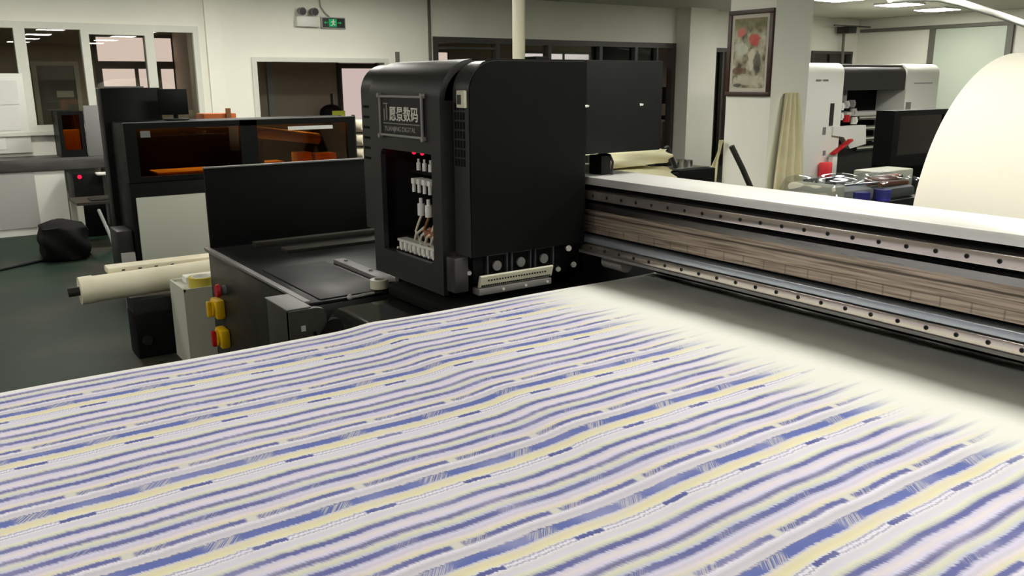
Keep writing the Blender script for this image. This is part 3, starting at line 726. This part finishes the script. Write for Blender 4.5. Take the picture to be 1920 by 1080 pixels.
MB().box(1.43,1.74,10.8,11.3,.0,.73,bev=.006).build('case', 'black', pc)
MB().sphere((1.50,10.797,.70),.022,12,8).build('red_lamp', 'led', pc)
wp = thing('white_stand', 'white plastic stand with a flat top beside the black computer box', 'stand', (1.8,10.7,0))
MB().cyl((1.84,10.70,.40),(1.84,10.70,.72),.045).box(1.66,1.90,10.62,10.78,.72,.745,bev=.006).build('post', 'white', wp)
MB().box(1.76,1.92,10.62,10.78,.0,.40,bev=.01).build('base', 'darkgrey', wp)
cb = tag(MB().tube([(-.6,8.2,.015),(.0,8.9,.015),(.5,9.28,.015),(.85,9.5,.015),(1.15,9.62,.015),(1.35,9.60,.015)],.015,8).build('floor_cable', 'rubber'), 'black cable running across the green floor at far left', 'cable')
gc = thing('grey_cart', 'slim grey metal frame leaning beside the orange-windowed printer', 'cart', (1.35,8.8,0))
MB().tube([(1.52,9.9,.42),(1.50,9.3,.25),(1.48,8.75,.02)],.018,8).build('rail', 'grey', gc)
MB().box(1.47,1.57,8.5,8.75,0,.50,bev=.01).build('panel', 'lgrey', gc)

for k, (z, lab) in enumerate(((1.02,'lowest of the pale roll ends stacked right of the orange-windowed printer'),(1.16,'middle pale roll end stacked right of the orange-windowed printer'),(1.30,'topmost pale roll end right of the orange-windowed printer'))):
    rl = thing('small_roll', lab, 'roll', (3.78,8.2,z-.06), 'roll ends beside the orange-windowed printer')
    MB().cyl((3.78,7.98,z),(3.78,8.6,z),.062,n=20).build('wrapping', 'wrap', rl); MB().cyl((3.78,7.972,z),(3.78,7.979,z),.03,n=16).build('core', 'grey', rl)
rk = thing('roll_rack', 'dark rack holding the small pale rolls behind the carriage', 'rack', (3.78,8.3,0))
m = MB()
for x in (3.69,3.845): m.box(x,x+.025,8.1,8.13,0,1.4).box(x,x+.025,8.45,8.48,0,1.4)
for z in (1.02,1.16,1.30): m.box(3.69,3.87,8.1,8.13,z-.076,z-.0625).box(3.69,3.87,8.45,8.48,z-.076,z-.0625)
m.build('frame', 'darkgrey', rk)
og = thing('orange_box', 'small orange-red box on a white shelf in the dark end of the wide glazing', 'box', (11.83,12.4,1.5))
MB().box(11.70,11.98,12.3,12.45,1.505,1.98).build('box', 'orangebox', og)
MB().box(11.66,12.02,12.2,12.6,1.44,1.50).box(11.68,11.72,12.25,12.55,0,1.44).box(11.96,12.0,12.25,12.55,0,1.44).build('shelf', 'white', og)

# wall fittings
em = thing('emergency_light', 'white twin-head emergency lamp on the back wall left of the green sign', 'emergency light', (4.78,11.85,2.5))
MB().box(4.61,4.95,11.82,11.898,2.50,2.64,bev=.012).build('housing', 'white', em)
for x in (4.69, 4.87): MB().cyl((x,11.86,2.64),(x,11.86,2.70),.012).mat(1).cyl((x,11.78,2.70),(x,11.88,2.71),.055,.045).mat(2).cyl((x,11.775,2.70),(x,11.781,2.70),.045).build('lamp_head', ['white','grey','darkgrey'], em)
ex = thing('exit_sign', 'green running-man exit sign on the back wall above the doorway', 'exit sign', (5.17,11.87,2.49))
MB().box(4.99,5.36,11.865,11.898,2.485,2.645,bev=.004).build('frame', 'lgrey', ex)
MB().box(5.005,5.345,11.858,11.8645,2.50,2.63).build('face', 'signblack', ex)
g = MB(); Yg = (11.852,11.8575)
g.box(5.10,5.22,*Yg,2.512,2.618)                                                     # lit doorway block
g.box(5.235,5.27,*Yg,2.56,2.572).prism([(5.27,2.548),(5.27,2.584),(5.295,2.566)],'y',*Yg)   # arrow right
g.box(5.05,5.085,*Yg,2.56,2.572).prism([(5.05,2.548),(5.05,2.584),(5.025,2.566)],'y',*Yg)   # arrow left
g.build('green_symbol', 'greenlit', ex)
p = MB(); Yp = (11.847,11.8515)
p.cyl((5.168,11.847,2.603),(5.168,11.8515,2.603),.010,n=14)
p.prism([(5.150,2.590),(5.170,2.594),(5.176,2.560),(5.156,2.556)],'y',*Yp).prism([(5.156,2.560),(5.172,2.560),(5.196,2.536),(5.186,2.528),(5.163,2.548)],'y',*Yp).prism([(5.156,2.558),(5.166,2.552),(5.148,2.524),(5.122,2.522),(5.122,2.530),(5.142,2.534)],'y',*Yp).prism([(5.150,2.590),(5.156,2.580),(5.132,2.566),(5.126,2.574)],'y',*Yp).prism([(5.170,2.592),(5.174,2.580),(5.196,2.572),(5.200,2.580)],'y',*Yp)
p.build('running_figure', 'white', ex)
wc = tag(MB().tube([(4.97,11.885,3.05),(4.985,11.885,2.9),(5.0,11.885,2.78),(5.06,11.885,2.70),(5.13,11.885,2.645)],.012,8).build('sign_cable', 'lgrey'), 'grey cable dropping from the ceiling to the green exit sign', 'cable')

# through the doorway
bn = thing('domed_bin', 'black domed bin with a yellow-green label seen through the doorway', 'bin', (5.85,13.4,0))
prof_ = [(0,1.46)]
MB().cyl((5.68,13.3,0),(5.68,13.3,1.25),.19,n=28).sphere((5.68,13.3,1.25),(.19,.19,.14)).build('body', 'pitch', bn)
MB().prism([(5.60,1.13),(5.82,1.13),(5.82,1.29),(5.60,1.29)],'y',13.07,13.09).build('label', 'lime', bn)
MB().cyl((5.70,13.3,1.38),(5.70,13.3,1.56),.02).build('lid_post', 'darkgrey', bn)

# ------------------------------------------------------------------ middle: vertical pole, cream bundles, bench
pl = tag(MB().cyl((4.62,6.5,0),(4.62,6.5,3.049),.058,n=24).build('white_pole', 'cream'), 'upright off-white pipe rising to the ceiling behind the carriage', 'pipe')
bt = thing('back_table', 'work table behind the crossbeam carrying cream cloth bundles', 'table', (4.6,5.2,0))
MB().box(3.7,5.9,4.75,5.7,.80,.84).build('table_top', 'lgrey', bt)
for (x, y) in ((3.76,4.81),(5.84,4.81),(3.76,5.64),(5.84,5.64)): MB().box(x-.03,x+.03,y-.03,y+.03,0,.80).build('leg', 'grey', bt)
def bundle(name, x0, x1, y0, y1, z0, z1, lab, mat='cloth', seed=1):
    rnd = random.Random(seed); t = bmesh.new(); bmesh.ops.create_cube(t, size=1)
    bmesh.ops.subdivide_edges(t, edges=t.edges[:], cuts=7, use_grid_fill=True)
    ph = [rnd.uniform(0,6) for _ in range(6)]
    for v in t.verts:
        q = v.co*2; l = max(abs(q.x),abs(q.y),abs(q.z)); s = q.normalized()*1.0
        q = q*.62 + s*.42
        q.z += .10*math.sin(q.x*4+ph[0])*.7 + .06*math.sin(q.y*6+ph[1]+q.x*3); q.y += .07*math.sin(q.x*5+ph[2]+q.z*4); q.x += .05*math.sin(q.z*7+ph[3])
        v.co = Vector(((x0+x1)/2+q.x*(x1-x0)/2,(y0+y1)/2+q.y*(y1-y0)/2,0)); v.co.z = max(z0, (z0+z1)/2+q.z*(z1-z0)/2)
    m = MB(); m._merge(t); o = m.build(name, mat, angle=80); return tag(o, lab, 'cloth bundle')
bundle('cloth_bundle', 3.95,5.2,4.97,5.5,.842,1.04,'cream folded cloth bundle lying lower, against the crossbeam behind the carriage',seed=4)
bundle('cloth_bundle', 4.05,5.15,5.0,5.5,1.06,1.19,'plump cream cloth bundle on top of the pile beside the black carriage',seed=2)
bundle('cloth_bundle', 4.75,5.20,4.76,4.93,.842,.93,'flat cream cloth piece in front of the black clamp device',seed=9)
cd = thing('clamp_device', 'black boxy device with a silver knob and slanted rod behind the crossbeam', 'device', (5.5,4.8,.841))
MB().box(5.35,5.80,5.15,5.45,.842,.98,bev=.01).box(5.25,5.35,5.15,5.40,.842,.965,bev=.008).build('housing', 'black', cd)
MB().cyl((5.50,5.28,.98),(5.50,5.28,1.06),.05).cyl((5.58,5.28,.98),(5.58,5.28,1.05),.045).box(5.30,5.75,5.18,5.42,.98,.992).build('knob', 'steel', cd)
MB().tube([(5.43,5.28,.99),(5.37,5.28,1.09),(5.31,5.28,1.18)],.02,10).build('rod', 'darkgrey', cd)

bundle('black_bag',.90,1.34,9.35,9.95,.0,.36,'slumped black bag heap on the floor in front of the small grey desk','pitch',seed=3)['category'] = 'bag'

# pillar with picture, coat cloths
PX = 7.5
struct(MB().box(PX,PX+.615,5.955,6.56,0,HC).build('column_2', 'wall'))
pf = thing('framed_picture', 'tall brown-framed picture hanging on the white pillar', 'picture', (PX-.02,6.24,1.565))
f = MB(); a,b,c,d = 5.957,6.555,1.565,2.46
f.box(PX-.035,PX-.001,a,b,c,c+.045,bev=.004).box(PX-.035,PX-.001,a,b,d-.045,d,bev=.004).box(PX-.035,PX-.001,a,a+.045,c+.045,d-.045,bev=.004).box(PX-.035,PX-.001,b-.045,b,c+.045,d-.045,bev=.004)
f.build('frame', 'wood', pf)
MB().box(PX-.018,PX-.002,a+.045,b-.045,c+.045,d-.045).build('mat_board', 'mat', pf)
MB().box(PX-.022,PX-.0185,a+.085,b-.085,c+.085,d-.085).build('picture_print', 'picture', pf)
def hang(x0, x1, zt, zb, spread, ph):
    def fn(u, v):
        wv = 1-(1-spread)*(1-v)**1.5
        x = x0+(x1-x0)*(.45+(u-.45)*wv)
        y = 5.955-.02-.04*(1+math.sin(u*21+ph+v*1.5))*(.75+.25*v)-.03*v
        return (x, y, zt+(zb-zt)*v-.05*math.sin(u*3.1)*v)
    return MB().sheet(fn, 40, 26, .006)
h1 = thing('hanging_cloth', 'long cream cloth hanging on the right face of the white pillar', 'cloth', (7.75,5.88,.4))
hang(7.52,8.07,1.60,.36,.38,1.).build('drape', 'cloth2', h1)
MB().cyl((7.72,5.90,1.57),(7.72,5.954,1.58),.012).build('hook', 'grey', h1)
h2 = tag(MB().sheet(lambda u,v: (PX-.05-.02*math.sin(u*9)-.05*v, 6.57+.02-.06*u+(u)*.40*v-.02, 1.08-.80*v), 16, 14, .006).build('hanging_cloth', 'cloth2'), 'narrow cream cloth slanting down at the left edge of the white pillar', 'cloth')
wb = tag(MB().cyl((7.90,5.92,1.52),(7.90,5.954,1.52),.05,n=20).build('wall_hook', 'grey'), 'round grey hook on the white pillar above the hanging cloth', 'hook')
st = tag(MB().tube([(6.4,5.5,1.12),(6.52,5.45,.9),(6.75,5.4,.5),(7.0,5.35,.0)],.028,10).build('leaning_rod', 'olive'), 'thick dark rod leaning in front of the white pillar', 'rod')

# chair and trestle seen in the far doorway
tt = thing('trestle_table', 'small table with a pale top in the dark doorway left of the pillar', 'table', (13.4,12.9,0))
MB().box(12.97,14.0,12.6,13.1,.90,.93).build('table_top', 'white', tt)
for (x, y) in ((13.05,12.65),(13.5,12.65),(13.05,13.05),(13.9,13.05)): MB().box(x-.03,x+.03,y-.03,y+.03,0,.9).build('leg', 'grey', tt)
ch = thing('office_chair', 'dark office chair back in the dark doorway left of the pillar', 'chair', (13.35,13.5,0))
MB().box(13.2,13.6,13.5,13.56,1.25,1.60,bev=.03).build('backrest', 'pitch', ch)
MB().box(13.17,13.63,13.2,13.62,.93,1.0,bev=.03).build('seat', 'pitch', ch)
MB().cyl((13.4,13.4,.05),(13.4,13.4,.93),.03).box(13.1,13.7,13.38,13.42,0,.05).box(13.38,13.42,13.1,13.7,0,.05).box(13.38,13.42,13.55,13.6,1.0,1.3).build('base', 'grey', ch)

# ------------------------------------------------------------------ right: white printer, enclosure, wrapped parts, duct
WP = thing('white_printer', 'big white industrial printer with a grey hood, right of the pillar', 'printing machine', (13.6,9.1,0))
yf, yb = 8.6, 9.9
def tower(xa, xb, name):
    return MB().prism([(yf,.16)]+[(yf+.16*(1-math.cos(a)),1.84+.16*math.sin(a)) for a in [PI/2*k/8 for k in range(9)]]+[(yb,2.0),(yb,.16)],'x',xa,xb).build(name,'white',WP)
t1 = tower(11.6,12.66,'side_tower'); t2 = tower(14.5,15.55,'side_tower')
MB().box(11.65,12.6,yf+.03,yb-.05,0,.159).box(14.55,15.5,yf+.03,yb-.05,0,.159).build('plinth', 'pitch', WP)
MB().prism([(yf+.02,1.56)]+[(yf+.02+.14*(1-math.cos(a)),1.82+.14*math.sin(a)) for a in [PI/2*k/8 for k in range(9)]]+[(yb-.1,1.96),(yb-.1,1.56)],'x',12.661,14.499).build('hood', 'darkgrey', WP)
MB().box(12.661,14.499,yf+.10,yf+.35,1.962,1.985,bev=.004).build('hood_trim', 'lgrey', WP)
MB().box(12.661,14.499,yf+.55,yb-.1,.12,1.56).build('back_panel', 'pitch', WP)
MB().box(12.661,14.499,yf+.1,yf+.55,.10,.62).build('lower_body', 'darkgrey', WP)
MB().box(12.9,14.49,yf+.05,yf+.4,1.13,1.20,bev=.01).build('platen', 'lgrey', WP)
for z in (1.10,.92,.74,.58): MB().cyl((13.25,yf+.08,z),(14.3,yf+.08,z),.045).build('roller', 'chrome', WP)
MB().prism([(12.45,.98),(13.35,.98),(13.4,.66),(12.95,.60),(12.75,.80),(12.45,.84)],'y',yf-.03,yf+.08).build('bracket', 'white', WP)
for k, (x, z, mt) in enumerate(((12.72,1.30,'white'),(12.86,1.33,'lgrey'),(12.72,1.14,'white'),(12.90,1.10,'red'),(13.08,1.20,'lgrey'),(13.02,1.34,'grey'),(13.12,1.06,'white'))):
    MB().cyl((x,yf+.06,z-.06),(x,yf+.06,z+.06),.055,n=14).box(x-.03,x+.03,yf+.0,yf+.05,z-.03,z+.03).build('print_head_part', mt, WP)
MB().cyl((12.98,yf+.25,1.35),(12.98,yf+.25,1.56),.1).build('motor', 'grey', WP)
MB().box(11.92,12.04,yf-.006,yf+.003,1.71,1.74).box(12.02,12.14,yf-.006,yf+.003,1.725,1.735).box(12.12,12.24,yf-.006,yf+.003,1.71,1.74).build('emblem', 'grey', t1)
MB().box(12.35,12.45,yf-.008,yf+.002,1.0,1.36).build('vent_slot', 'darkgrey', t1)
MB().box(12.2,12.28,yf-.006,yf+.002,.86,.98).box(12.25,12.32,yf-.006,yf+.002,.52,.60).build('button_panel', 'grey', t1)
MB().box(14.75,15.35,yf-.004,yf+.002,1.66,1.675).build('trim_line', 'grey', t2)
MB().box(14.55,14.7,yf-.01,yf+.002,1.16,1.34).build('latch', 'grey', t2)
hz = [(12.86+.045*math.cos(a)-.50*a/75, yf-.10+.045*math.sin(a), .76-.22*a/75) for a in [k*.5 for k in range(150)]]
rh = tag(MB().tube(hz,.013,6).build('coiled_hose', 'red'), 'red coiled air hose hanging in front of the white printer', 'hose')
ag = tag(MB().mat(0).box(12.12,12.36,yf-.14,yf-.02,.17,.42,bev=.03).mat(1).cyl((12.16,yf-.08,.0),(12.16,yf-.08,.17),.06).box(12.36,12.50,yf-.12,yf-.03,.20,.50,bev=.02).build('air_gun', ['pinkred','white']), 'coral red air gun at the lower end of the coiled hose', 'air gun')

E2 = thing('black_enclosure', 'black cabinet with a dark orange window in front of the white printer', 'printing machine', (12.3,7.5,0))
e = MB(); xa,xb,ya,yb2 = 11.92,13.4,7.2,7.5
e.box(xa,xa+.16,ya,ya+.05,.44,1.28).box(xb-.1,xb,ya,ya+.05,.44,1.28).box(xa+.16,xb-.1,ya,ya+.05,1.2,1.28).box(xa+.16,xb-.1,ya,ya+.05,.44,.62).box(xa,xb,ya+.05,yb2,1.26,1.28).box(xa,xb,yb2-.03,yb2,.44,1.26).box(xa,xa+.03,ya+.05,yb2-.03,.44,1.26).box(xb-.03,xb,ya+.05,yb2-.03,.44,1.26).box(xa,xb,ya+.05,yb2,.44,.46)
e.build('housing', 'black', E2)
MB().box(xa+.16,xb-.1,ya+.02,ya+.026,.62,1.2).build('orange_window', 'orange', E2)
MB().box(xa+.25,xb-.15,ya+.18,ya+.21,1.05,1.09).box(xa+.25,xb-.3,ya+.18,ya+.21,.84,.87).build('inner_rail', 'white', E2)
MB().box(xa+.3,xb-.2,ya+.22,ya+.25,1.23,1.25).build('inner_light', emit('enclosure_fill', (255,236,214), 40), E2)  # added light that makes the inner rails show through the window
MB().box(xa+.1,xb-.1,ya+.1,yb2-.1,0,.44).build('plinth', 'pitch', E2)
wbx = tag(MB().mat(0).box(10.55,11.36,6.5,6.9,.0,.53,bev=.02).mat(1).box(10.78,11.1,6.494,6.502,.40,.46).build('white_case', ['whitedull','darkgrey']), 'pale boxy case with a dark slot below the black orange-windowed cabinet', 'case')
WB = thing('wrapped_parts', 'machine parts under clear plastic film with blue pieces on a low bench', 'wrapped parts', (8.1,5.3,0))
MB().box(7.35,9.1,5.02,5.65,.0,.48).build('bench', 'darkgrey', WB)
for k, (x0,x1,y0,y1,z,mt) in enumerate(((7.40,7.62,5.04,5.6,.70,'cream'),(7.66,8.3,5.15,5.6,.62,'lgrey'),(8.36,9.0,5.1,5.6,.60,'grey'))): MB().box(x0,x1,y0,y1,.481,z,bev=.04).build('part', mt, WB)
for x in (7.98, 8.36): MB().cyl((x,5.10,.481),(x,5.10,.60),.085,n=20).build('blue_cap', 'blue', WB)
MB().cyl((8.4,5.3,.66),(9.0,5.35,.66),.05).cyl((8.45,5.2,.64),(9.0,5.22,.62),.03).build('copper_roller', 'terracotta', WB)
MB().cyl((7.5,5.1,.72),(8.2,5.35,.69),.012).cyl((7.6,5.06,.70),(8.4,5.2,.66),.012).build('rod', 'chrome', WB)
def film(u, v):
    x = 7.37+1.7*u; y = 4.99+.68*v; z = .735-.05*u+.018*math.sin(u*17+v*5)+.012*math.sin(v*13+u*4)
    e_ = max(0,.15-v)/.15; z -= .20*e_**1.5; e2 = max(0,.06-u)/.06; z -= .12*e2**1.5
    return (x,y,z)
MB().sheet(film, 40, 24, .002).build('plastic_film', 'film', WB)
dc = tag(MB().tube([(11.2,7.0,2.80),(11.9,7.0,2.85),(12.4,7.0,2.87),(12.93,7.0,2.84),(13.97,7.0,2.73),(15.04,7.0,2.60),(16.2,7.0,2.45)],.055,14).build('ceiling_hose', 'white'), 'thick white hose sagging below the ceiling at the top right corner', 'hose')
for x in (11.3, 16.1): pass
cm = thing('wall_bracket', 'dark bracket with a thin post high in the far right corner', 'bracket', (17.0,11.6,2.5))
MB().box(16.95,17.25,11.5,11.8,2.72,2.86,bev=.02).build('head', 'darkgrey', cm)
MB().cyl((17.2,11.75,1.5),(17.15,11.75,2.72),.03).build('post', 'trimgrey', cm)
